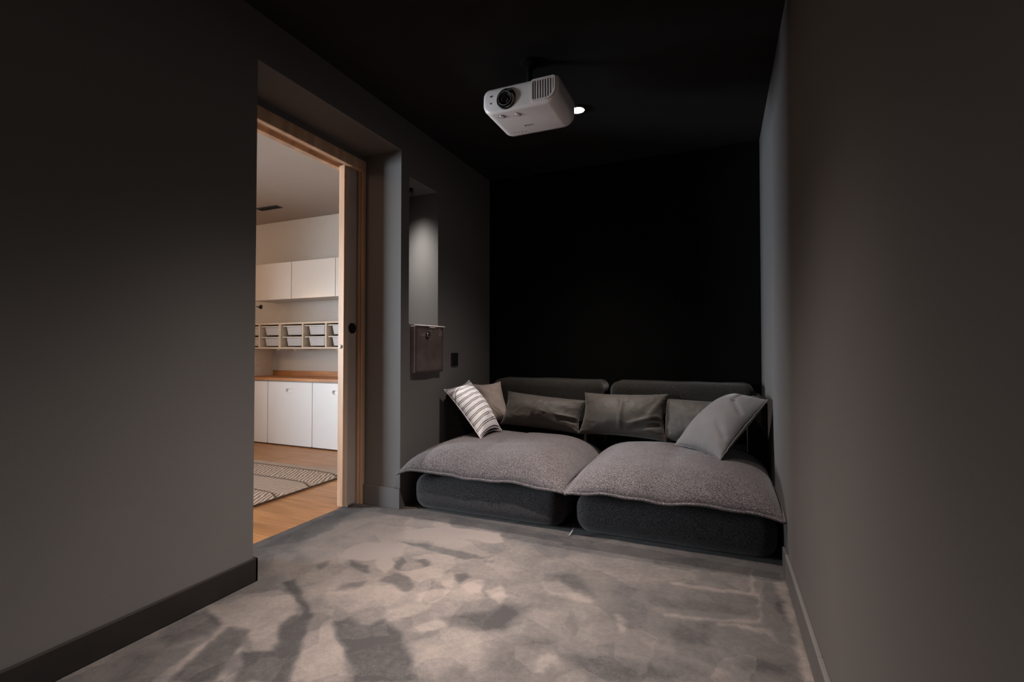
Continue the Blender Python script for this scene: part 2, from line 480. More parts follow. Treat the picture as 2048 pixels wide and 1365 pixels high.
# carpet: a fine grid that carries pile direction (footprints, vacuum strokes) plus a broad painted light pool
NAP_LIGHT_MARKS = [
(-0.8,0.012,[(-1.741,1.543),(-1.711,1.591),(-1.408,1.397),(-1.419,1.374),(-1.59,1.479)]),
(-0.75,0.02,[(-1.315,1.401),(-1.28,1.448),(-1.185,1.432),(-1.151,1.489),(-1.051,1.445),(-0.947,1.351),(-0.842,1.252),(-1.022,1.175),(-1.159,1.289),(-1.238,1.332)]),
(-0.6,0.03,[(-0.972,1.584),(-0.85,1.674),(-0.78,1.751),(-0.719,1.73),(-0.713,1.6),(-0.795,1.565),(-0.909,1.55)]),
(-0.55,0.015,[(-1.626,1.166),(-1.64,1.223),(-1.545,1.243),(-1.47,1.127),(-1.404,1.011),(-1.538,0.954),(-1.575,1.053)]),
(-0.65,0.012,[(-1.477,1.307),(-1.491,1.388),(-1.411,1.388),(-1.323,1.264),(-1.203,1.097),(-1.351,1.034),(-1.461,1.153),(-1.409,1.167),(-1.375,1.187),(-1.398,1.232)]),
(-0.45,0.03,[(-1.885,1.174),(-1.822,1.269),(-1.683,1.225),(-1.674,1.145),(-1.726,1.061),(-1.802,1.09)]),
(-0.35,0.03,[(-1.775,0.996),(-1.647,1.11),(-1.545,0.951),(-1.684,0.891)]),
(0.45,0.01,[(-1.647,1.213),(-1.649,1.229),(-1.562,1.006),(-1.545,0.951),(-1.587,0.933)]),
(0.45,0.01,[(-1.535,1.214),(-1.536,1.237),(-1.438,1.085),(-1.382,1.021),(-1.413,1.007)]),
(0.4,0.012,[(-1.847,1.286),(-1.825,1.392),(-1.697,1.5),(-1.546,1.456),(-1.486,1.382),(-1.49,1.308),(-1.413,1.241),(-1.383,1.184),(-1.432,1.163),(-1.535,1.221),(-1.557,1.252),(-1.654,1.223),(-1.727,1.249)]),
(-0.4,0.012,[(-1.829,1.266),(-1.686,1.241),(-1.674,1.219),(-1.778,1.238)]),
(0.35,0.015,[(-1.345,1.296),(-1.326,1.396),(-1.14,1.268),(-1.084,1.21),(-1.047,1.164),(-1.202,1.098),(-1.27,1.198)]),
(-0.6,0.012,[(-1.732,1.726),(-1.723,1.794),(-1.68,1.765),(-1.684,1.707)]),
(-0.7,0.012,[(-1.643,1.84),(-1.509,1.821),(-1.451,1.769),(-1.503,1.763),(-1.594,1.802)]),
(-0.7,0.01,[(-1.418,1.907),(-1.423,1.965),(-1.37,1.927),(-1.349,1.851),(-1.38,1.849)]),
(-0.6,0.01,[(-1.334,1.96),(-1.303,1.986),(-1.253,1.96),(-1.258,1.917)]),
(-0.7,0.012,[(-1.094,1.907),(-1.057,1.933),(-1.017,1.914),(-1.037,1.83)]),
(-0.5,0.02,[(-1.487,1.577),(-1.485,1.648),(-1.421,1.7),(-1.392,1.64),(-1.442,1.601)]),
(-0.55,0.012,[(-1.365,1.729),(-1.354,1.821),(-1.264,1.808),(-1.193,1.735),(-1.203,1.685),(-1.308,1.724)]),
(-0.6,0.015,[(-1.541,2.114),(-1.41,2.148),(-1.11,2.13),(-1.056,2.104),(-1.127,2.061),(-1.309,2.083)]),
(-0.5,0.012,[(-1.039,2.087),(-0.996,2.117),(-0.988,2.073)]),
(0.75,0.012,[(-1.621,2.223),(-1.545,2.304),(-1.411,2.403),(-1.111,2.426),(-1.05,2.324),(-1.087,2.28),(-1.167,2.296),(-1.283,2.29),(-1.297,2.183),(-1.401,2.181),(-1.545,2.163)]),
(0.45,0.008,[(-1.707,1.843),(-1.735,1.96),(-1.685,2.052),(-1.498,2.097),(-1.429,1.981),(-1.501,1.901),(-1.581,1.854)]),
(0.5,0.01,[(-1.515,1.865),(-1.485,1.957),(-1.404,1.895),(-1.386,1.792)]),
(0.4,0.008,[(-1.379,1.971),(-1.319,2.053),(-1.222,2.082),(-1.145,2.006),(-1.142,1.86),(-1.197,1.786),(-1.303,1.807),(-1.341,1.833),(-1.265,1.887),(-1.234,1.956),(-1.309,1.995)]),
(0.45,0.008,[(-1.146,1.692),(-1.107,1.763),(-1.044,1.771),(-1.036,1.687),(-1.065,1.641),(-1.116,1.648)]),
(0.3,0.006,[(-1.163,1.851),(-1.121,1.932),(-1.058,1.846),(-1.049,1.787),(-1.138,1.812)]),
(0.4,0.008,[(-1.014,1.831),(-0.994,1.908),(-0.95,1.902),(-0.916,1.812),(-0.948,1.776)]),
(0.5,0.012,[(-0.901,1.833),(-0.867,1.894),(-0.799,1.818),(-0.806,1.76),(-0.847,1.777)]),
(0.3,0.02,[(-1.193,1.527),(-1.114,1.628),(-1.037,1.633),(-1.096,1.505),(-1.136,1.484)]),
(0.3,0.01,[(-1.036,1.468),(-0.98,1.562),(-0.921,1.569),(-0.913,1.538),(-0.981,1.465)]),
(0.25,0.01,[(-1.509,1.558),(-1.444,1.632),(-1.283,1.725),(-1.189,1.673),(-1.2,1.583),(-1.307,1.478),(-1.417,1.49)]),
(-0.5,0.025,[(-2.151,1.762),(-2.164,1.847),(-2.197,2.479),(-2.064,2.536),(-2.073,2.298),(-1.994,2.111),(-2.02,1.908)]),
(0.28,0.1,[(-1.959,1.646),(-2.16,2.04),(-1.969,2.491),(-1.292,2.541),(-0.907,2.35),(-0.835,1.825),(-1.153,1.583),(-1.588,1.502)]),  # broad light pool on the door side, painted into the tone
(-0.22,0.12,[(-0.381,2.112),(0.213,2.231),(0.214,1.704),(-0.756,1.289),(-0.695,1.518),(-0.396,1.709)]),  # dimmer right side, away from the pool, painted in
(0.35,0.05,[(-1.967,1.827),(-2.049,2.19),(-1.853,2.44),(-1.431,2.437),(-1.12,2.445),(-1.062,2.319),(-1.447,1.985),(-1.723,1.747)]),  # brighter part of the painted light pool
(0.35,0.015,[(-0.722,1.99),(-0.645,2.033),(-0.559,1.965),(-0.457,1.931),(-0.479,1.897),(-0.563,1.907),(-0.647,1.905)]),
(-0.4,0.03,[(-0.687,2.091),(-0.611,2.151),(-0.493,1.994),(-0.464,1.962),(-0.586,1.986)]),
(-0.35,0.03,[(-0.806,1.76),(-0.692,1.793),(-0.68,1.637),(-0.795,1.565)]),
(0.5,0.012,[(-0.382,1.856),(-0.357,1.874),(-0.322,1.826),(-0.318,1.759),(-0.339,1.76),(-0.353,1.813)]),
(0.4,0.02,[(-0.558,1.49),(-0.531,1.535),(-0.455,1.512),(-0.479,1.457),(-0.505,1.485),(-0.509,1.426),(-0.533,1.434)]),
(-0.35,0.03,[(-0.633,1.591),(-0.521,1.614),(-0.53,1.559),(-0.596,1.545)]),
(-0.35,0.03,[(-0.476,1.553),(-0.292,1.617),(-0.136,1.596),(-0.133,1.556),(-0.368,1.455)]),
(-0.4,0.008,[(-1.504,2.561),(-1.013,2.548),(-0.758,2.523),(-0.331,2.529),(0.239,2.488),(0.237,2.391),(-0.092,2.39),(-0.545,2.359),(-0.945,2.376),(-1.411,2.403)]),
(0.45,0.006,[(0.118,2.491),(0.129,2.495),(0.121,2.248),(0.109,2.243)]),
(0.4,0.01,[(-0.206,2.211),(-0.008,2.234),(0.143,2.253),(0.141,2.226),(-0.027,2.198),(-0.204,2.187)]),
(0.7,0.02,[(0.2,2.385),(0.254,2.408),(0.255,2.021),(0.255,1.722),(0.225,1.709),(0.227,2.043),(0.218,2.191)]),
(-0.5,0.012,[(0.193,2.21),(0.23,2.225),(0.21,2.102),(0.194,2.121)]),
(0.35,0.01,[(-0.2,1.941),(-0.025,1.979),(0.134,2.039),(0.132,2.013),(-0.042,1.95),(-0.198,1.919)]),
(0.4,0.012,[(-0.016,1.957),(0.157,1.986),(0.179,1.892),(0.145,1.934),(0.075,1.951),(-0.016,1.936)]),
(0.4,0.01,[(0.131,2.23),(0.142,2.235),(0.138,2.034),(0.126,2.029)]),
(-0.3,0.03,[(-0.17,1.909),(-0.025,1.953),(-0.039,1.799),(-0.148,1.752)]),
(-0.25,0.02,[(-0.269,2.046),(-0.045,2.099),(0.098,2.092),(0.079,2.045),(-0.114,2.001),(-0.26,1.978)]),
(-0.3,0.03,[(0.051,1.751),(0.226,1.798),(0.219,1.743),(0.063,1.689)]),
(0.3,0.03,[(-0.246,1.741),(-0.146,1.723),(0.021,1.671),(-0.008,1.634),(-0.174,1.682)]),
(-0.3,0.03,[(-0.799,1.333),(-0.753,1.378),(-0.718,1.329),(-0.756,1.289),(-0.783,1.277)]),
(0.25,0.04,[(-0.976,1.397),(-0.893,1.522),(-0.784,1.543),(-0.733,1.443),(-0.636,1.39),(-0.673,1.325),(-0.811,1.265)]),
]

def nap_light_field(X, Y):
    out = np.zeros_like(X)
    for val, soft, poly in NAP_LIGHT_MARKS:
        P = np.array(poly); n = len(P)
        lo = P.min(0) - 3 * soft; hi = P.max(0) + 3 * soft
        idx = np.where((X > lo[0]) & (X < hi[0]) & (Y > lo[1]) & (Y < hi[1]))[0]
        if len(idx) == 0: continue
        x = X[idx]; y = Y[idx]
        wob = 0.004
        x = x + wob * np.sin(y * 61 + val * 9) + 0.5 * wob * np.sin(y * 143 + x * 37)
        y = y + wob * np.sin(x * 57 + val * 5) + 0.5 * wob * np.sin(x * 131 + y * 29)
        d = np.full(len(idx), 9.0); ins = np.zeros(len(idx), bool)
        for i in range(n):
            a = P[i]; c = P[(i + 1) % n]; e = c - a
            t = np.clip(((x - a[0]) * e[0] + (y - a[1]) * e[1]) / (e @ e + 1e-9), 0, 1)
            d = np.minimum(d, np.hypot(x - a[0] - t * e[0], y - a[1] - t * e[1]))
            cr = ((a[1] > y) != (c[1] > y)) & (x < (c[0] - a[0]) * (y - a[1]) / (c[1] - a[1] + 1e-12) + a[0])
            ins ^= cr
        sd = np.where(ins, d, -d)
        k = np.clip(sd / (0.75 * soft) * 0.5 + 0.5, 0, 1); k = k * k * (3 - 2 * k)
        out[idx] += val * k
    return np.clip(out, -1, 1)

def carpet_floor():
    xs = np.arange(-2.222, 0.2681, 0.009); xs[-1] = 0.268
    ys = np.concatenate([np.array([YF, -0.8, 0.2]), np.arange(0.55, YB - 0.004, 0.009), [YB]])
    X, Y = np.meshgrid(xs, ys)
    nx, ny = len(xs), len(ys)
    nap_light = nap_light_field(X.ravel(), Y.ravel())
    Z = 0.0015 * nap_light
    co = np.stack([X.ravel(), Y.ravel(), Z], 1)
    f = []
    for j in range(ny - 1):
        for i in range(nx - 1):
            k = j * nx + i
            f.append((k, k + 1, k + nx + 1, k + nx))
    me = bpy.data.meshes.new('floor')
    me.from_pydata(co.tolist(), [], f)
    me.shade_smooth()
    a = me.attributes.new('nap_light', 'FLOAT', 'POINT')
    a.data.foreach_set('value', nap_light.astype(np.float32))
    me.materials.append(M['carpet'])
    o = bpy.data.objects.new('floor', me)
    COL.objects.link(o)
    return tag(o, kind='structure')
carpet_floor()

# baseboards
b = bmesh.new()
box(XL, -1.85, YF, 1.52, 0, 0.101, 0.004, 2, b)
box(-2.15, -1.85, 1.505, 1.52, 0, 0.101, 0.004, 2, b)
struct('baseboard_left', b, M['dark_base'])
struct('baseboard_return', box(-2.15, XL + 0.006, 2.541, 2.555, 0, 0.128, 0.002, 1), M['grey_base'])
br = bpy.data.objects.new('baseboard_right', None); COL.objects.link(br); br.location = (0.262, 1.0, 0); tag(br, kind='structure')
link('board', box(0.253, XR, 1.667, 2.535, 0, 0.108, 0.004, 2), M['grey_base'], br)
link('board', box(0.252, XR, YF, 1.664, 0, 0.110, 0.004, 2), M['grey_base'], br)

# ------------------------------------------------------------------ next room
OX0, OY0, OY1 = -6.0, -0.9, 4.12
def plank_floor():
    f = bpy.data.objects.new('floor', None); COL.objects.link(f)
    f.location = (-3.9, 2.2, 0); tag(f, kind='structure')
    link('joint', box(OX0, -2.222, OY0, OY1, -0.03, -0.004), M['joint'], f)
    protos = []
    rng = random.Random(3)
    wd = 0.14
    y = OY0
    lens = [0.9, 1.2, 1.5]
    meshes = {}
    for L_ in lens:
        bm = box(0, L_ - 0.0025, 0, wd - 0.0025, -0.012, 0.0, 0.0012, 1)
        me = bpy.data.meshes.new('plank'); bm.to_mesh(me); bm.free(); me.materials.append(M['plank'])
        meshes[L_] = me
    while y < OY1 - 0.01:
        x = -2.222 - rng.choice([0.0, 0.0])
        first = True
        while x > OX0 + 0.01:
            L_ = rng.choice(lens)
            if first: L_ = rng.choice(lens); first = False
            o = bpy.data.objects.new('plank', meshes[L_]); COL.objects.link(o)
            o.parent = f
            o.location = Vector((x - L_, y, 0)) - f.location
            x -= L_
        y += wd
plank_floor()
struct('wall_playroom_back', box(OX0 - 0.1, -2.33, OY1, OY1 + 0.1, 0, ZC), M['white_wall'])
struct('wall_playroom_front', box(OX0 - 0.1, -2.33, OY0 - 0.1, OY0, 0, ZC), M['white_wall'])
b = bmesh.new()                                              # outer wall with a window opening
wy0, wy1, wz0, wz1 = -0.75, 0.70, 0.30, 2.25
box(OX0 - 0.1, OX0, OY0, wy0, 0, ZC, bm=b); box(OX0 - 0.1, OX0, wy1, OY1, 0, ZC, bm=b)
box(OX0 - 0.1, OX0, wy0, wy1, 0, wz0, bm=b); box(OX0 - 0.1, OX0, wy0, wy1, wz1, ZC, bm=b)
struct('wall_playroom_left', b, M['white_wall'])
b = bmesh.new()
box(-2.345, -2.33, OY0, 1.505, 0, ZC, bm=b); box(-2.345, -2.33, 1.505, 2.575, 2.25, ZC, bm=b); box(-2.345, -2.33, 2.575, OY1, 0, ZC, bm=b)
struct('wall_playroom_right', b, M['white_wall'])
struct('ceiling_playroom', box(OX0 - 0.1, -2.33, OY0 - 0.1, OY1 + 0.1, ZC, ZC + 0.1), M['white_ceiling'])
b = bmesh.new()
for z0, z1 in ((wz0, wz0 + 0.06), (wz1 - 0.06, wz1)): box(OX0 - 0.08, OX0 - 0.02, wy0, wy1, z0, z1, bm=b)
for y0, y1 in ((wy0, wy0 + 0.06), (wy1 - 0.06, wy1)): box(OX0 - 0.08, OX0 - 0.02, y0, y1, wz0 + 0.06, wz1 - 0.06, bm=b)
struct('window_1', b, M['white_door'])

# ------------------------------------------------------------------ door frame and sliding door
dr = bpy.data.objects.new('door_1', None); COL.objects.link(dr); dr.location = (-2.22, 2.03, 0); tag(dr, kind='structure')
fr = bmesh.new()
box(-2.186, -2.148, 1.546, 2.53, 2.178, 2.25, 0.003, 1, fr)           # front head board
link('head_board', fr, M['oak'], dr)
link('head_board', box(-2.292, -2.25, 1.546, 2.53, 2.178, 2.25, 0.003, 1), M['oak'], dr)
link('track', box(-2.25, -2.186, 1.505, 2.60, 2.198, 2.25), M['oak'], dr)
# right jamb: two-step moulding facing the opening
link('jamb', box(-2.186, -2.166, 2.522, 2.575, 0, 2.25, 0.002, 1), M['oak'], dr)
link('jamb', box(-2.163, -2.146, 2.528, 2.555, 0, 2.25, 0.002, 1), M['oak'], dr)
link('jamb', box(-2.292, -2.25, 2.53, 2.575, 0, 2.178, 0.002, 1), M['oak'], dr)
link('jamb', box(-2.292, -2.148, 1.505, 1.546, 0, 2.25, 0.002, 1), M['oak'], dr)

sd = empty('sliding_door', (-2.218, 2.8, 0.012), 'grey brown sliding door with pale oak edge, mostly slid into the wall pocket', 'door')
link('panel', box(-2.238, -2.196, 2.428, 3.28, 0.012, 2.19), M['leaf'], sd)
eb = link('edge_lipping', box(-2.239, -2.194, 2.408, 2.430, 0.012, 2.19, 0.0015, 1), M['oak'], sd)
eb['label'] = 'pale oak edge strip'
lk = lathe([(0.0, -0.003), (0.010, -0.003), (0.010, 0.0), (0.006, 0.0005)], (-2.2165, 2.4085, 1.023), 'Y', 20)
lo = link('edge_lock', lathe([(0.0055, -0.0045), (0.0115, -0.0045), (0.0125, 0.002), (0.0055, 0.002), (0.0055, -0.0045)], (-2.2165, 2.4085, 1.023), 'Y', 20), M['steel'], sd, smooth=True)
link('bore', lathe([(0.0, 0.0), (0.006, 0.0)], (-2.2165, 2.4075, 1.023), 'Y', 16), M['dark_hole'], lo)
link('finger_pull', lathe([(0.0, 0.0015), (0.026, 0.0015), (0.030, 0.005), (0.034, 0.004), (0.035, 0.0)], (-2.196, 2.487, 1.143), 'X', 28), M['bronze'], sd, smooth=True)
link('finger_pull', lathe([(0.0, 0.006), (0.010, 0.006), (0.012, 0.0)], (-2.194, 2.499, 1.137), 'X', 16), M['bronze'], sd, smooth=True)
tag(link('floor_guide', box(-2.236, -2.186, 2.44, 2.50, 0.0, 0.011, 0.002, 1), M['steel']),
    'small metal guide under the sliding door at the carpet edge', 'door guide')

# ------------------------------------------------------------------ downlights
def downlight(x, y, label, power, color, cone=CONE, p=12.0):
    t = empty('recessed_downlight', (x, y, ZC - 0.012), label, 'downlight', 'recessed ceiling downlights')
    link('trim_ring', lathe([(0.040, 0.004), (0.042, -0.003), (0.050, -0.001), (0.051, 0.012)], (x, y, ZC - 0.012), 'Z', 32), M['black_plastic'], t, smooth=True)
    link('diffuser', lathe([(0.0, 0.001), (0.041, 0.001)], (x, y, ZC - 0.012), 'Z', 32), M['lamp_glow'], t)
    beam(lamp('spot', 'SPOT', (x, y, ZC - 0.03), power, color, t, spot_size=cone, spot_blend=0.6, shadow_soft_size=0.03), p)
    return t
WARMW = (1.0, 0.89, 0.83)
downlight(-0.80, 2.90, 'lit recessed downlight glowing just behind the white projector', SOFA_SPOT, WARMW, p=9.0)
downlight(-0.80, 1.50, 'recessed ceiling downlight in the middle of the dark room, before the projector', MID_SPOT, WARMW)
downlight(-0.80, 0.10, 'recessed ceiling downlight level with the viewer, at the near end of the room', FRONT_SPOT, WARMW)
downlight(-0.80, -1.30, 'unseen ceiling downlight added behind the view, lighting the white screen as fill', REAR_FILL_SPOT, WARMW, p=1.0)
# small spot hidden in the top of the niche: a narrow beam with a soft skirt
NX, NY = -2.0, 2.85
nl = empty('niche_spot', (NX, NY, 2.105), 'tiny black spot in the top of the wall niche', 'downlight')
link('housing', lathe([(0.013, 0.034), (0.018, 0.034), (0.018, 0.0), (0.015, 0.0), (0.015, 0.032), (0.0, 0.032)], (NX, NY, 2.107), 'Z', 20), M['black_plastic'], nl, smooth=True)
ns = lamp('spot', 'SPOT', (NX, NY, 2.104), NICHE_SPOT, (1.0, 0.96, 0.92), nl, spot_size=math.radians(104), spot_blend=0.25, shadow_soft_size=0.006)
beam(ns, 17.0)
# unseen ceiling lamp of the next room, placed to warm the wall return
cl = empty('ceiling_fill_lamp', (-3.1, 0.55, ZC - 0.06), 'unseen round ceiling lamp of the next room, placed to warm the wall return', 'lamp')
link('base', lathe([(0.0, 0.06), (0.16, 0.06), (0.16, 0.03), (0.0, 0.03)], (-3.1, 0.55, ZC - 0.06), 'Z', 28), M['white_door'], cl)
lamp('fill_bulb', 'POINT', (-3.1, 0.55, ZC - 0.16), PLAY_WARM_FILL, (1.0, 0.66, 0.42), cl, shadow_soft_size=0.12)

# globe lamp added out of view, warm fill through the door
fl = empty('fill_globe_lamp', (-5.3, 2.3, 0), 'unseen globe lamp added in the next room for warm fill through the door', 'lamp')
link('fill_lamp_foot', lathe([(0.0, 0.0), (0.15, 0.0), (0.15, 0.015), (0.02, 0.03), (0.0, 0.03)], (-5.3, 2.3, 0.0), 'Z', 28), M['black_plastic'], fl, smooth=True)
link('fill_lamp_pole', tube([(-5.3, 2.3, 0.02), (-5.3, 2.3, 1.47)], 0.012, n=10), M['black_plastic'], fl, smooth=True)
link('fill_globe', lathe([(0.0, -0.16)] + [(0.16 * math.cos(math.radians(a)), 0.16 * math.sin(math.radians(a))) for a in range(-75, 90, 15)] + [(0.0, 0.16)], (-5.3, 2.3, 1.62), 'Z', 24), M['fill_globe'], fl, smooth=True)
# white screen added behind the camera as a fill reflector for the projector
ps = empty('bounce_screen', (-0.8, YF + 0.02, 0.75), 'white screen added behind the view, bouncing fill light back at the projector', 'screen')
link('bounce_canvas', box(-1.7, 0.1, YF + 0.003, YF + 0.012, 0.80, 1.85), M['screen'], ps)
for x0, x1, z0, z1 in ((-1.74, 0.14, 0.76, 0.80), (-1.74, 0.14, 1.85, 1.89), (-1.74, -1.70, 0.80, 1.85), (0.10, 0.14, 0.80, 1.85)):
    link('bounce_border', box(x0, x1, YF + 0.003, YF + 0.02, z0, z1), M['black_plastic'], ps)

# ================================================================== SOFA
def cushion(x0, x1, y0, y1, zl, H, seed, depth=0.035, n=56, m=64):
    """puffy seat topper: flange line at zl, domed above, shallow belly below"""
    b = bmesh.new()
    rng = random.Random(seed)
    cx, cy, hx, hy = (x0 + x1) / 2, (y0 + y1) / 2, (x1 - x0) / 2, (y1 - y0) / 2
    def rim(u, v):
        X = cx + hx * u; Y = cy + hy * v
        e = 0.007 * math.sin(X * 11 + seed) + 0.014 * noise.noise((X * 7, Y * 5, seed))
        c = (abs(u) ** 6) * (abs(v) ** 6)                    # corners droop and stick out
        z = zl + e * (abs(v) ** 4 if v < 0 else 0.4) - 0.020 * c
        Y += -0.012 * noise.noise((X * 6, 3.1, seed)) * (1 if v < 0 else 0) * abs(v) ** 3 - 0.012 * c * (1 if v < 0 else 0)
        return X, Y, z
    def top(u, v):
        a = max(0.0, 1 - abs(u) ** 4.2); k = max(0.0, 1 - abs(v) ** 4.2)
        h = H * (a ** 0.6) * (k ** 0.6)
        X, Y, z = rim(u, v)
        h += 0.010 * noise.noise((X * 3.2, Y * 3.2, seed * 2.0)) * a * k
        # stitched quilting lines and shallow tufts
        g = 0.0
        for s in (-0.0,):
            g += 0.005 * math.exp(-((u - s) * hx / 0.014) ** 2) * min(1, abs(v) * 1.6 + 0.25)
        for s in (-0.25, 0.45):
            g += 0.005 * math.exp(-((v - s) * hy / 0.016) ** 2) * (0.4 + 0.6 * abs(noise.noise((u * 3, s * 7, seed))))
            g += 0.008 * math.exp(-(((u) * hx) ** 2 + ((v - s) * hy) ** 2) / 0.05 ** 2)
        return Vector((X, Y, z + max(0.004, h - g * a * k) * (1 if a * k > 0 else 0)))
    def bot(u, v):
        a = max(0.0, 1 - abs(u) ** 4); k = max(0.0, 1 - abs(v) ** 4)
        X, Y, z = rim(u, v)
        return Vector((X, Y, z - depth * (a ** 0.5) * (k ** 0.5)))
    def ease(i, n):
        t = -1 + 2 * i / n
        return math.sin(t * math.pi / 2) * 0.55 + t * 0.45
    T = [[None] * (n + 1) for _ in range(m + 1)]; B = [[None] * (n + 1) for _ in range(m + 1)]
    for j in range(m + 1):
        for i in range(n + 1):
            u, v = ease(i, n), ease(j, m)
            T[j][i] = b.verts.new(top(u, v))
            B[j][i] = T[j][i] if i in (0, n) or j in (0, m) else b.verts.new(bot(u, v))
    for j in range(m):
        for i in range(n):
            b.faces.new((T[j][i], T[j][i + 1], T[j + 1][i + 1], T[j + 1][i]))
            try: b.faces.new((B[j][i], B[j + 1][i], B[j + 1][i + 1], B[j][i + 1]))
            except ValueError: pass
    loop = [T[0][i].co.copy() for i in range(n)] + [T[j][n].co.copy() for j in range(m)] + \
           [T[m][i].co.copy() for i in range(n, 0, -1)] + [T[j][0].co.copy() for j in range(m, 0, -1)]
    return b, loop

def soft_block(x0, x1, y0, y1, z0, z1, r, seed=0, amp=0.004, cuts=10, seg=6):
    """upholstered foam block: big soft edges, slightly uneven faces"""
    b = box(x0, x1, y0, y1, z0, z1, r, seg)
    for v in b.verts: pass
    bmesh.ops.subdivide_edges(b, edges=[e for e in b.edges if e.calc_length() > 0.12], cuts=cuts, use_grid_fill=True)
    cx, cy, cz = (x0 + x1) / 2, (y0 + y1) / 2, (z0 + z1) / 2
    for v in b.verts:
        d = Vector((v.co.x - cx, v.co.y - cy, v.co.z - cz))
        k = amp * noise.noise((v.co.x * 6, v.co.y * 6, v.co.z * 6 + seed))
        if v.co.z > z0 + 0.01: v.co += d.normalized() * k
    return b

def sofa(x0, x1, bx0, bx1, seed, side, label, y_lip):
    t = empty('lounge_sofa_module', ((x0 + x1) / 2, 3.15, 0), label, 'sofa', 'low lounge sofa modules')
    link('base', soft_block(bx0, bx1, 2.565, 3.80, 0.004, 0.222, 0.085, seed), M['tweed_dark'], t, smooth=True)
    cb, loop = cushion(x0, x1, y_lip, 3.52, 0.262, 0.150, seed)
    c = link('seat_cushion', cb, M['tweed'], t, smooth=True)
    link('piping', tube(loop, 0.0075, closed=True, n=6), M['tweed'], c, smooth=True)
    bk = soft_block(x0 + (0.17 if side < 0 else 0.02), x1 - (0.05 if side > 0 else 0.02), 3.50, 3.80, 0.23, 0.775, 0.06, seed + 3, 0.008)
    link('back_cushion', bk, M['tweed_black'], t, smooth=True)
    return t

sl = sofa(-1.848, -0.770, -1.788, -0.805, 1, -1, 'left module of the low grey lounge sofa, under the striped pillow', 2.505)
link('side_cushion', soft_block(-1.850, -1.705, 3.06, 3.80, 0.22, 0.69, 0.035, 8, 0.003), M['tweed_black'], sl, smooth=True)  # black fabric stands in for the shade on this unlit arm
sr = sofa(-0.755, 0.258, -0.738, 0.246, 2, 1, 'right module of the low grey lounge sofa, against the right wall', 2.475)
link('side_cushion', soft_block(0.155, 0.260, 3.38, 3.80, 0.22, 0.705, 0.035, 9, 0.003), M['tweed_black'], sr, smooth=True)  # black again in place of shade, as on the left arm
link('strap', tube([(-0.752, 2.535, 0.004), (-0.748, 2.545, 0.012), (-0.741, 2.555, 0.024), (-0.736, 2.568, 0.036)], 0.0035, n=6), M['strap'], sr, smooth=True)

# ------------------------------------------------------------------ pillows
def pillow(name, corners, thick, m, label, group, seed=0, n=60, pinch=0.05, back=0.6, creases=(), wr=0.006, power=0.55, bulge=None):
    TL, TR, BR, BL = [Vector(c) for c in corners]
    nrm = (TR - TL).cross(BL - TL)
    ctr = (TL + TR + BR + BL) / 4
    nrm.normalize()
    if nrm.dot(Vector((0, 0, 1.0)) - ctr) < 0: nrm = -nrm
    b = bmesh.new()
    uvl = b.loops.layers.uv.new('UVMap')
    def P(u, v):
        # concave sides: middles of the edges drawn in, corners pointed
        uu = u * (1 - pinch * (1 - v * v)); vv = v * (1 - pinch * (1 - u * u))
        s, t = (uu + 1) / 2, (vv + 1) / 2
        return (TL * (1 - s) + TR * s) * (1 - t) + (BL * (1 - s) + BR * s) * t
    def bell(u, v):
        return ((1 - u * u) * (1 - v * v)) ** power
    def ease(i):
        t = -1 + 2 * i / n
        return math.sin(t * math.pi / 2) * 0.6 + t * 0.4
    F, B = [], []
    for j in range(n + 1):
        rf, rb = [], []
        for i in range(n + 1):
            u, v = ease(i), ease(j)
            p = P(u, v); k = bell(u, v)
            edge = 1 - min(1, 1.6 * k)
            fold = 1 - abs(noise.noise((u * 3.1 + seed * 3, v * 2.2, seed + 2.0))) * 2.2
            wv = wr * 0.9 * max(0, fold - 0.55) + wr * (noise.noise((u * 2.3 + seed, v * 2.3, seed * 1.7)) + 0.6 * edge * noise.noise((u * 7 + seed, v * 7, 4.0)))
            cr = 0.0
            for (u0, v0, u1, v1, amp, wd) in creases:
                ex, ey = u1 - u0, v1 - v0
                t = max(0, min(1, ((u - u0) * ex + (v - v0) * ey) / (ex * ex + ey * ey)))
                d2 = (u - u0 - t * ex) ** 2 + (v - v0 - t * ey) ** 2
                cr += amp * math.exp(-d2 / (wd * wd))
            rip = 0.004 * edge * noise.noise((u * 9, v * 9, seed + 8.0))
            f = b.verts.new(p + nrm * (thick * 0.5 * k * (1.0) + (wv + cr) * min(1, 3 * k) + rip))
            rf.append(f)
            if i in (0, n) or j in (0, n): rb.append(f)
            else: rb.append(b.verts.new(p - nrm * (thick * 0.5 * back * k)))
        F.append(rf); B.append(rb)
    for j in range(n):
        for i in range(n):
            for G, order in ((F, 0), (B, 1)):
                q = [G[j][i], G[j][i + 1], G[j + 1][i + 1], G[j + 1][i]]
                idx = [(i, j), (i + 1, j), (i + 1, j + 1), (i, j + 1)]
                if order: q.reverse(); idx.reverse()
                try: f = b.faces.new(q)
                except ValueError: continue
                for lp, (a, c) in zip(f.loops, idx):
                    lp[uvl].uv = ((ease(a) + 1) / 2, (ease(c) + 1) / 2)
    bmesh.ops.recalc_face_normals(b, faces=b.faces)
    edge = [F[0][i].co.copy() for i in range(n)] + [F[j][n].co.copy() for j in range(n)] + [F[n][i].co.copy() for i in range(n, 0, -1)] + [F[j][0].co.copy() for j in range(n, 0, -1)]
    o = link(name, b, m, smooth=True)
    tag(o, label, 'pillow', group)
    link('seam', tube(edge, 0.0028, closed=True, n=5), m, o, smooth=True)
    return o

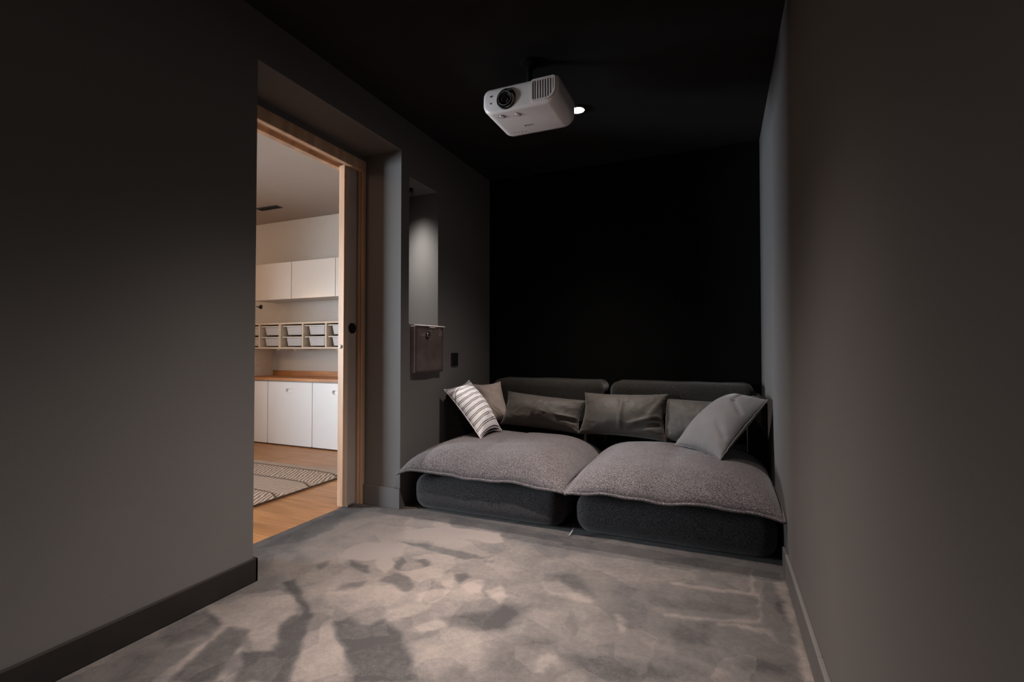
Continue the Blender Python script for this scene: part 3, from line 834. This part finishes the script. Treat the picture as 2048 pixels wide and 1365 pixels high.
PG = 'pillows on the lounge sofa'
pillow('throw_pillow', [(-1.513, 3.45, 0.682), (-0.898, 3.45, 0.634), (-0.924, 3.35, 0.412), (-1.527, 3.35, 0.445)], 0.23, M['satin_dark'],
       'charcoal satin pillow beside the beige one, on the left sofa module', PG, 1, pinch=0.06,
       creases=[(0.02, -0.75, -0.18, 0.6, 0.013, 0.035), (0.16, -0.5, 0.06, 0.4, 0.008, 0.035), (0.3, -0.55, 0.18, 0.2, 0.007, 0.035), (-0.05, -0.4, -0.16, 0.1, 0.006, 0.03),
                (0.55, 0.25, 0.98, 0.2, 0.010, 0.06), (0.6, 0.42, 0.98, 0.45, -0.014, 0.09)])
pillow('throw_pillow', [(-0.905, 3.455, 0.692), (-0.328, 3.455, 0.701), (-0.331, 3.34, 0.402), (-0.922, 3.34, 0.414)], 0.23, M['satin_dark'],
       'charcoal satin pillow in the middle of the sofa, spanning both modules', PG, 4, pinch=0.085,
       creases=[(0.03, -0.9, 0.0, 0.8, 0.013, 0.04), (0.12, -0.92, 0.14, -0.5, 0.009, 0.035), (-0.1, -0.92, -0.04, -0.5, 0.008, 0.035),
                (0.25, 0.55, 0.85, 0.1, 0.011, 0.07), (0.3, 0.75, 0.9, 0.45, -0.013, 0.08), (0.7, 0.1, 0.95, -0.7, 0.008, 0.07)])
pillow('throw_pillow', [(-0.347, 3.46, 0.671), (0.090, 3.48, 0.657), (0.075, 3.37, 0.400), (-0.343, 3.37, 0.405)], 0.18, M['satin_dark'],
       'charcoal satin pillow half hidden behind the grey velvet one', PG, 9, pinch=0.03)
pillow('throw_pillow', [(-1.826, 3.42, 0.734), (-1.594, 3.485, 0.753), (-1.478, 3.43, 0.470), (-1.657, 3.30, 0.430)], 0.15, M['beige_velvet'],
       'beige cotton pillow standing behind the striped one', PG, 3, pinch=0.12)
pillow('throw_pillow', [(-1.826, 3.02, 0.717), (-1.784, 3.32, 0.769), (-1.454, 3.2, 0.424), (-1.486, 2.93, 0.405)], 0.20, M['stripe'],
       'white pillow with thin black stripes at the left end of the sofa', PG, 6, pinch=0.11, back=0.5,
       creases=[(0.0, 0.5, 0.5, 0.8, 0.01, 0.12), (-0.2, -0.2, 0.1, 0.1, 0.006, 0.12)])
pillow('throw_pillow', [(0.103, 3.42, 0.717), (0.244, 3.06, 0.722), (-0.003, 2.86, 0.408), (-0.266, 3.2, 0.412)], 0.25, M['grey_velvet'],
       'large plain grey velvet pillow leaning on the right wall', PG, 12, pinch=0.07, back=0.45, wr=0.003,
       creases=[(0.05, -0.95, 0.35, -0.5, -0.012, 0.06), (0.35, -0.5, 0.85, -0.25, -0.010, 0.06), (0.55, 0.3, 0.85, 0.5, -0.010, 0.08)])

# ================================================================== WALL POCKET, SWITCH
wp = empty('leather_wall_pocket', (-1.845, 2.85, 0.845), 'brown leather pocket with a metal stud hanging below the lit niche', 'wall pocket')
def pocket():
    b = bmesh.new()
    n, m = 14, 12
    y0, y1, z0, z1 = 2.672, 3.018, 0.848, 1.163
    G = []
    for j in range(m + 1):
        row = []
        for i in range(n + 1):
            s, t = i / n, j / m
            y = y0 + (y1 - y0) * s; z = z0 + (z1 - z0) * t
            e = min(s, 1 - s) * 2; g = min(t, 1 - t) * 2
            x = -1.836 + 0.010 * min(1, 4 * e) * min(1, 4 * g) + 0.006 * noise.noise((y * 9, z * 9, 2)) * min(1, 3 * e)
            if t > 0.75: x += 0.010 * math.exp(-((s - 0.85) / 0.12) ** 2) * (t - 0.75) * 4 - 0.004 * math.exp(-((s - 0.6) / 0.1) ** 2)
            row.append(b.verts.new((x, y, z)))
        G.append(row)
    for j in range(m):
        for i in range(n): b.faces.new((G[j][i], G[j][i + 1], G[j + 1][i + 1], G[j + 1][i]))
    bmesh.ops.solidify(b, geom=list(b.faces), thickness=0.004)
    bmesh.ops.recalc_face_normals(b, faces=b.faces)
    return b
link('front_panel', pocket(), M['leather'], wp, smooth=True)
link('back_panel', box(-1.865, -1.836, 2.664, 3.012, 0.85, 1.160, 0.004, 2), M['leather'], wp)
link('rim', tube([(-1.833, 2.660, 1.165), (-1.829, 2.75, 1.1655), (-1.826, 2.87, 1.166), (-1.822, 3.022, 1.167)], 0.004, n=8), M['lit_leather_edge'], wp, smooth=True)['label'] = 'leather rim along the top, lamp light painted pale'
st = link('stud', lathe([(0.0, 0.007), (0.010, 0.006), (0.015, 0.002), (0.015, 0.0)], (-1.8205, 2.80, 1.105), 'X', 20), M['steel'], wp, smooth=True)
link('stud_ring', lathe([(0.016, 0.0), (0.017, 0.004), (0.021, 0.004), (0.022, 0.0)], (-1.8205, 2.80, 1.105), 'X', 20), M['bronze'], st, smooth=True)
sw = empty('light_switch', (-1.86, 3.23, 0.885), 'black wall switch plate to the right of the leather pocket', 'switch')
link('plate', box(-1.865, -1.855, 3.182, 3.278, 0.882, 0.980, 0.003, 2), M['black_plastic'], sw)
link('rocker', box(-1.856, -1.851, 3.197, 3.263, 0.897, 0.965, 0.002, 2), M['black_plastic'], sw)
link('indicator', lathe([(0, 0.001), (0.002, 0.0)], (-1.851, 3.226, 0.955), 'X', 10), M['strap'], sw)

# ================================================================== PROJECTOR
PX0, PX1, PY0, PY1, PZ0, PZ1 = -1.107, -0.702, 2.20, 2.505, 2.199, 2.332
pj = empty('projector', ((PX0 + PX1) / 2, 2.35, PZ0), 'white projector hung upside down from the black ceiling', 'projector')
def section(inset, dz=0.0):
    """front outline of the case: tight upper corners, broad lower corners"""
    pts = []
    x0, x1, z0, z1 = PX0 + inset, PX1 - inset, PZ0 + inset, PZ1 - inset
    def arc(cx, cz, r, a0, a1, n):
        for k in range(n + 1):
            a = math.radians(a0 + (a1 - a0) * k / n)
            pts.append((cx + r * math.cos(a), cz + r * math.sin(a)))
    rl, rr, ru = 0.052, 0.060, 0.034
    arc(x0 + rl, z0 + rl, rl, 180, 270, 10)
    arc(x1 - rr, z0 + rr, rr, 270, 360, 10)
    arc(x1 - ru * .6, z1 - ru * .6, ru * .6, 0, 90, 5)
    arc(x0 + ru, z1 - ru, ru, 90, 180, 5)
    return pts
def case():
    b = bmesh.new()
    rings = []
    for y, ins in ((PY0, 0.016), (PY0 + 0.002, 0.008), (PY0 + 0.008, 0.002), (PY0 + 0.018, 0.0), (PY0 + 0.15, 0.0), (PY1 - 0.03, 0.0), (PY1 - 0.008, 0.005), (PY1, 0.018)):
        # the front leans back a little towards its upper side
        rings.append([b.verts.new((p[0], y + (0.006 if y < PY0 + .02 else 0) * (p[1] - PZ0) / .13, p[1])) for p in section(ins)])
    n = len(rings[0])
    for A, B in zip(rings, rings[1:]):
        for k in range(n): b.faces.new((A[k], A[(k + 1) % n], B[(k + 1) % n], B[k]))
    b.faces.new(rings[0][::-1]); b.faces.new(rings[-1])
    bmesh.ops.recalc_face_normals(b, faces=b.faces)
    return b
cs = link('case', case(), M['white_plastic'], pj, smooth=True)
LC = (-0.974, PY0, 2.259)
ln = link('lens_housing', lathe([(0.052, 0.006), (0.052, -0.004), (0.047, -0.006), (0.041, 0.0), (0.039, 0.004), (0.0, 0.004)], LC, 'Y', 40), M['black_plastic'], pj, smooth=False)
link('lens_barrel', lathe([(0.037, 0.004), (0.037, -0.014), (0.0335, -0.015), (0.031, -0.008), (0.026, 0.0), (0.020, 0.002), (0.0, 0.002)], (LC[0] - 0.003, LC[1], LC[2] - 0.002), 'Y', 40), M['black_plastic'], ln, smooth=False)
link('barrel_ring', lathe([(0.0335, -0.0153), (0.0345, -0.0165), (0.0355, -0.0153)], (LC[0] - 0.003, LC[1], LC[2] - 0.002), 'Y', 40), M['grey_plastic'], ln, smooth=True)
link('glass', lathe([(0.0, -0.006), (0.010, -0.005), (0.017, -0.002), (0.021, 0.001)], (LC[0] - 0.003, LC[1], LC[2] - 0.002), 'Y', 32), M['lens_glass'], ln, smooth=True)
# exhaust grille: D-shaped surround, dark back, upright slats
def dshape(x0, x1, z0, z1, r_small, r_big):
    pts = []
    def arc(cx, cz, r, a0, a1, n):
        for k in range(n + 1):
            a = math.radians(a0 + (a1 - a0) * k / n); pts.append((cx + r * math.cos(a), cz + r * math.sin(a)))
    arc(x0 + r_small, z0 + r_small, r_small, 180, 270, 4)
    arc(x1 - r_big, z0 + r_big, r_big, 270, 360, 10)
    arc(x1 - r_small, z1 - r_small, r_small, 0, 90, 5)
    arc(x0 + r_small, z1 - r_small, r_small, 90, 180, 4)
    return pts
conv = lambda a, c, d: Vector((a, PY0 - 0.0075 + d, c))
gr = link('exhaust_grille', slab(dshape(-0.840, -0.716, 2.214, 2.322, 0.012, 0.050), [dshape(-0.832, -0.724, 2.222, 2.314, 0.009, 0.044)], conv, 0.0095), M['white_plastic'], pj)
link('grille_back', slab(dshape(-0.834, -0.722, 2.220, 2.316, 0.009, 0.045), [], lambda a, c, d: Vector((a, PY0 - 0.0006 + d, c)), 0.002), M['vent_gap'], gr)
for k in range(8):
    xx = -0.828 + k * 0.0132
    zb = 2.2225 if xx < -0.775 else 2.2225 + max(0, (0.044 - math.sqrt(max(0, 0.044 ** 2 - max(0, xx + 0.768) ** 2))))
    link('slat', box(xx, xx + 0.0068, PY0 - 0.0045, PY0 + 0.0, zb, 2.3135, 0.001, 1), M['white_plastic'], gr)
# dials, marks and print on the underside
for x, y in ((-1.021, 2.246), (-0.938, 2.256)):
    d = link('lens_shift_dial', lathe([(0.019, 0.0005), (0.019, -0.0015), (0.0165, -0.002), (0.0155, 0.0), (0.0, 0.0)], (x, y, PZ0 - 0.0003), 'Z', 24), M['grey_plastic'], pj)
    link('dial_knob', lathe([(0.0, -0.0045), (0.012, -0.004), (0.0135, -0.001), (0.0135, 0.0)], (x, y, PZ0 - 0.0005), 'Z', 24), M['white_plastic'], d)
for z in (2.288, 2.252):
    link('sensor', lathe([(0.0, -0.002), (0.0045, -0.001), (0.005, 0.004)], (-1.063, PY0 + 0.001, z), 'Y', 14), M['grey_plastic'], pj, smooth=True)
for k in range(4):
    x = -1.036 + k * 0.022
    link('status_icon', box(x, x + 0.008, 2.438 + k * 0.002, 2.447 + k * 0.002, PZ0 - 0.0006, PZ0 + 0.001), M['grey_plastic'], pj)
link('rating_strip', box(-0.878, -0.808, 2.474, 2.484, PZ0 - 0.0005, PZ0 + 0.001), M['grey_plastic'], pj)
def text_bm(body, size, loc, rot, ext=0.0004):
    c = bpy.data.curves.new('lettering', 'FONT'); c.body = body; c.size = size; c.extrude = ext; c.align_x = 'CENTER'; c.align_y = 'CENTER'
    o = bpy.data.objects.new('lettering', c); COL.objects.link(o)
    dg = bpy.context.evaluated_depsgraph_get()
    me = bpy.data.meshes.new_from_object(o.evaluated_get(dg))
    bpy.data.objects.remove(o)
    b = bmesh.new(); b.from_mesh(me); bpy.data.meshes.remove(me)
    bmesh.ops.transform(b, verts=b.verts, matrix=Matrix.Translation(loc) @ rot)
    return b
# printed on the upper side of the case, which hangs facing down and is read from the lens side
rot = Matrix.Rotation(math.pi, 4, 'X')
link('lettering', text_bm('EPSON', 0.017, (-0.925, 2.388, PZ0 - 0.0003), rot), M['vent_gap'], pj)
# ceiling mount
mt = link('mount_plate', lathe([(0.0, 0.030), (0.060, 0.028), (0.085, 0.016), (0.088, 0.010), (0.0, 0.010)], (-0.90, 2.33, PZ1), 'Z', 36), M['matte_black'], pj, smooth=False)
link('mount_pole', lathe([(0.016, 0.028), (0.016, 0.138), (0.045, 0.150), (0.048, ZC - PZ1), (0.0, ZC - PZ1)], (-0.90, 2.33, PZ1), 'Z', 24), M['matte_black'], mt)
for a in range(4):
    an = math.radians(45 + 90 * a)
    px_, py_ = -0.90 + 0.115 * math.cos(an), 2.33 + 0.095 * math.sin(an)
    link('mount_arm', tube([(-0.90 + 0.05 * math.cos(an), 2.33 + 0.05 * math.sin(an), PZ1 + 0.014), (px_, py_, PZ1 + 0.010), (px_, py_, PZ1 - 0.002)], 0.006, n=8), M['matte_black'], mt)

# ================================================================== NEXT ROOM FURNITURE
# wall cupboards
for x0, lab in ((-4.774, 'white wall cupboard at the left, above the row of storage trays'), (-4.174, 'white wall cupboard in the middle, above the row of storage trays'), (-3.575, 'white wall cupboard at the right, mostly hidden by the sliding door')):
    t = empty('wall_cupboard', (x0 + 0.3, 3.96, 1.547), lab, 'cupboard', 'white wall cupboards')
    link('carcass', box(x0 + 0.001, x0 + 0.598, 3.822, OY1, 1.550, 1.940), M['carcass'], t)
    link('door', box(x0 + 0.003, x0 + 0.596, 3.800, 3.819, 1.547, 1.942, 0.0015, 1), M['laminate'], t)

# base cupboards with pill-shaped finger holes
def pill(cx, cz, w, h, n=8):
    pts = []
    r = h / 2
    for k in range(n + 1):
        a = math.radians(-90 + 180 * k / n); pts.append((cx + w / 2 - r + r * math.cos(a), cz + r * math.sin(a)))
    for k in range(n + 1):
        a = math.radians(90 + 180 * k / n); pts.append((cx - w / 2 + r + r * math.cos(a), cz + r * math.sin(a)))
    return pts
def rrect(x0, x1, z0, z1, r=0.006, n=3):
    pts = []
    for cx, cz, a0 in ((x0 + r, z0 + r, 180), (x1 - r, z0 + r, 270), (x1 - r, z1 - r, 0), (x0 + r, z1 - r, 90)):
        for k in range(n + 1):
            a = math.radians(a0 + 90 * k / n); pts.append((cx + r * math.cos(a), cz + r * math.sin(a)))
    return pts
for x0, lab in ((-5.075, 'white base cupboard at the left end, cut by the wall edge'), (-4.447, 'white base cupboard with a whole pill-shaped finger hole in view'), (-3.819, 'white base cupboard on the right, next to the oak door edge')):
    t = empty('base_cupboard', (x0 + 0.314, 3.94, 0), lab, 'cupboard', 'white base cupboards')
    b = bmesh.new()
    box(x0 + 0.002, x0 + 0.018, 3.775, 4.118, 0.012, 0.679, bm=b); box(x0 + 0.610, x0 + 0.626, 3.775, 4.118, 0.012, 0.679, bm=b)
    box(x0 + 0.018, x0 + 0.610, 3.775, 4.118, 0.012, 0.030, bm=b); box(x0 + 0.018, x0 + 0.610, 3.775, 4.118, 0.662, 0.679, bm=b)
    box(x0 + 0.018, x0 + 0.610, 4.105, 4.118, 0.030, 0.662, bm=b)
    link('carcass', b, M['carcass'], t)
    conv = lambda a, c, d: Vector((a, 3.75 + d, c))
    link('door', slab(rrect(x0 + 0.005, x0 + 0.623, 0.014, 0.667), [pill(x0 + 0.316, 0.580, 0.112, 0.040)], conv, 0.020), M['white_door'], t)
    link('pull_cup', box(x0 + 0.25, x0 + 0.38, 3.770, 3.7745, 0.55, 0.61), M['white_door'], t)
    link('shadow_plinth', box(x0 + 0.004, x0 + 0.624, 3.79, 3.81, 0.0, 0.012), M['dark_hole'], t)  # black strip painted in for the shadow line under the doors
wt = empty('worktop', (-4.05, 3.93, 0.68), 'long oak worktop lying across the white base cupboards', 'worktop')
link('top', box(-5.1, -2.9, 3.735, 4.118, 0.680, 0.710, 0.002, 1), M['oak_x'], wt)
link('upstand', box(-5.1, -2.9, 4.098, 4.118, 0.710, 0.769, 0.0015, 1), M['oak_x'], wt)
link('cable_flap', box(-4.70, -4.50, 4.094, 4.0985, 0.726, 0.752, 0.001, 1), M['oak_x'], wt)

# tray shelves and their trays
def tray_unit(x0, x1, divs, label):
    t = empty('tray_shelf', ((x0 + x1) / 2, 3.97, 1.016), label, 'shelf', 'wall mounted tray shelves')
    Y0, Y1 = 3.82, 4.118
    link('bottom_panel', box(x0, x1, Y0, Y1, 1.016, 1.034, 0.001, 1), M['pine'], t)
    link('top_panel', box(x0, x1, Y0, Y1, 1.279, 1.297, 0.001, 1), M['pine'], t)
    link('side_panel', box(x0, x0 + 0.015, Y0, Y1, 1.034, 1.279, 0.001, 1), M['pine'], t)
    link('side_panel', box(x1 - 0.015, x1, Y0, Y1, 1.034, 1.279, 0.001, 1), M['pine'], t)
    for d in divs: link('divider', box(d - 0.010, d + 0.010, Y0 + 0.002, Y1, 1.034, 1.279, 0.001, 1), M['pine'], t)
    link('back_panel', box(x0 + 0.015, x1 - 0.015, Y1 - 0.008, Y1, 1.034, 1.279), M['pine'], t)
    for sx in (x0 + 0.12, x1 - 0.12 if x1 < -4 else -3.655):
        link('bracket', box(sx, sx + 0.03, 3.90, 4.118, 1.000, 1.016, 0.001, 1), M['carcass'], t)
    return t
tray_unit(-4.995, -4.363, [-4.672], 'pale wooden tray shelf on the left, its end cut by the wall edge')
tray_unit(-4.361, -3.395, [-4.035, -3.717], 'pale wooden tray shelf on the right, its end hidden by the sliding door')
def tray(cx, cz, label):
    t = empty('storage_tray', (cx, 3.96, cz), label, 'tray', 'frosted trays in the wall shelves')
    w0, w1, y0, y1, h = 0.105, 0.118, 3.858, 4.085, 0.088
    b = bmesh.new()
    def ring(w, ya, yb, z, r=0.02):
        pts = []
        for (px, py, a0) in ((cx + w - r, yb - r, 0), (cx - w + r, yb - r, 90), (cx - w + r, ya + r, 180), (cx + w - r, ya + r, 270)):
            for k in range(4):
                a = math.radians(a0 + 30 * k); pts.append(b.verts.new((px + r * math.cos(a), py + r * math.sin(a), z)))
        return pts
    R = [ring(w0 - 0.004, y0 + 0.014, y1 - 0.010, cz + 0.003), ring(w0, y0 + 0.010, y1 - 0.006, cz), ring(w1, y0, y1, cz + h), ring(w1 - 0.003, y0 + 0.003, y1 - 0.003, cz + h), ring(w0 - 0.003, y0 + 0.013, y1 - 0.009, cz + 0.004)]
    order = [R[1], R[2], R[3], R[4]]
    for A, B in zip(order, order[1:]):
        n = len(A)
        for k in range(n): b.faces.new((A[k], A[(k + 1) % n], B[(k + 1) % n], B[k]))
    b.faces.new(R[1][::-1]); b.faces.new(R[4])
    for v in R[0]: b.verts.remove(v)
    bmesh.ops.recalc_face_normals(b, faces=b.faces)
    link('tub', b, M['tray'], t)
    b = bmesh.new()
    W = 0.138
    box(cx - W, cx + W, 3.832, 3.862, cz + h, cz + h + 0.010, 0.002, 1, b)
    box(cx - W, cx + W, 4.078, 4.100, cz + h, cz + h + 0.010, 0.002, 1, b)
    box(cx - W, cx - 0.113, 3.862, 4.078, cz + h, cz + h + 0.010, bm=b)
    box(cx + 0.113, cx + W, 3.862, 4.078, cz + h, cz + h + 0.010, bm=b)
    r = link('rim', b, M['rim'], t)
    return t
cols = [(-4.832, 'leftmost'), (-4.5205, 'second'), (-4.195, 'third'), (-3.876, 'fourth'), (-3.557, 'fifth')]
for row, z in (('upper', 1.166), ('lower', 1.048)):
    for i, (cx, nm) in enumerate(cols):
        place = ['in the leftmost compartment, a sliver beside the wall edge', 'in the right half of the left shelf', 'in the left third of the right shelf',
                 'in the middle third of the right shelf', 'in the last compartment, half behind the oak door edge'][i]
        if row == 'upper' and i == 0:
            t0 = tray(cx, z, '%s frosted storage tray %s' % (row, place)); base = (cx, z)
        else:
            dup(t0, (cx - base[0], 0, z - base[1]), None, '%s frosted storage tray %s' % (row, place))
tag(link('support_board', box(-4.800, -4.778, 3.86, 4.097, 0.711, 1.015, 0.001, 1), M['pine']),
    'upright pale board between the worktop and the left tray shelf', 'board')
hk = empty('wall_hook', (-5.01, 4.10, 1.50), 'small round metal hook on the wall left of the wall cupboards', 'hook')
link('rose', lathe([(0.0, -0.012), (0.022, -0.010), (0.026, 0.0)], (-5.01, 4.118, 1.515), 'Y', 16), M['bronze'], hk, smooth=True)
link('peg', tube([(-5.01, 4.11, 1.515), (-5.01, 4.075, 1.508), (-5.01, 4.06, 1.52)], 0.006, n=8), M['bronze'], hk, smooth=True)

# ceiling vent
vt = empty('ceiling_vent', (-4.35, 3.665, ZC - 0.01), 'dark slotted air vent in the white ceiling beyond the door', 'vent')
b = bmesh.new()
vx0, vx1, vy0, vy1 = -4.50, -4.205, 3.615, 3.705
box(vx0, vx1, vy0, vy0 + 0.010, ZC - 0.008, ZC, bm=b); box(vx0, vx1, vy1 - 0.010, vy1, ZC - 0.008, ZC, bm=b)
box(vx0, vx0 + 0.010, vy0 + 0.010, vy1 - 0.010, ZC - 0.008, ZC, bm=b); box(vx1 - 0.010, vx1, vy0 + 0.010, vy1 - 0.010, ZC - 0.008, ZC, bm=b)
link('frame', b, M['vent_gap'], vt)
link('backing', box(vx0 + 0.01, vx1 - 0.01, vy0 + 0.01, vy1 - 0.01, ZC - 0.002, ZC), M['dark_hole'], vt)
for k in range(5):
    x = vx0 + 0.046 + k * 0.048
    link('slat', box(x, x + 0.010, vy0 + 0.010, vy1 - 0.010, ZC - 0.007, ZC - 0.002), M['vent_gap'], vt)

# rug
RX0, RX1, RY0, RY1 = -4.9, -2.742, 1.25, 3.135
rg = empty('jute_rug', ((RX0 + RX1) / 2, (RY0 + RY1) / 2, 0), 'beige woven rug with brown cord lines on the oak floor', 'rug')
link('border_band', box(RX0, RX1, 3.04, RY1, 0.0, 0.014, 0.004, 2), M['jute_back'], rg)
y = 3.04
k = 0
while y > RY0 + 0.1:
    pts = [(RX0 + 0.01, y, 0.0125), (RX1 - 0.30, y - 0.005, 0.0125), (RX1 - 0.12, y - 0.02, 0.0125), (RX1 - 0.004, y - 0.085, 0.0125)]
    link('cord_line', tube(pts, 0.0055, n=6), M['cord'], rg, smooth=True)
    link('woven_band', box(RX0, RX1, max(RY0, y - 0.285), y, 0.0, 0.013, 0.002, 1), M['jute' if k % 2 == 0 else 'jute_back'], rg)
    y -= 0.285; k += 1
link('edge_binding', box(RX1, RX1 + 0.006, RY0, RY1, 0.0, 0.012), M['cord'], rg)
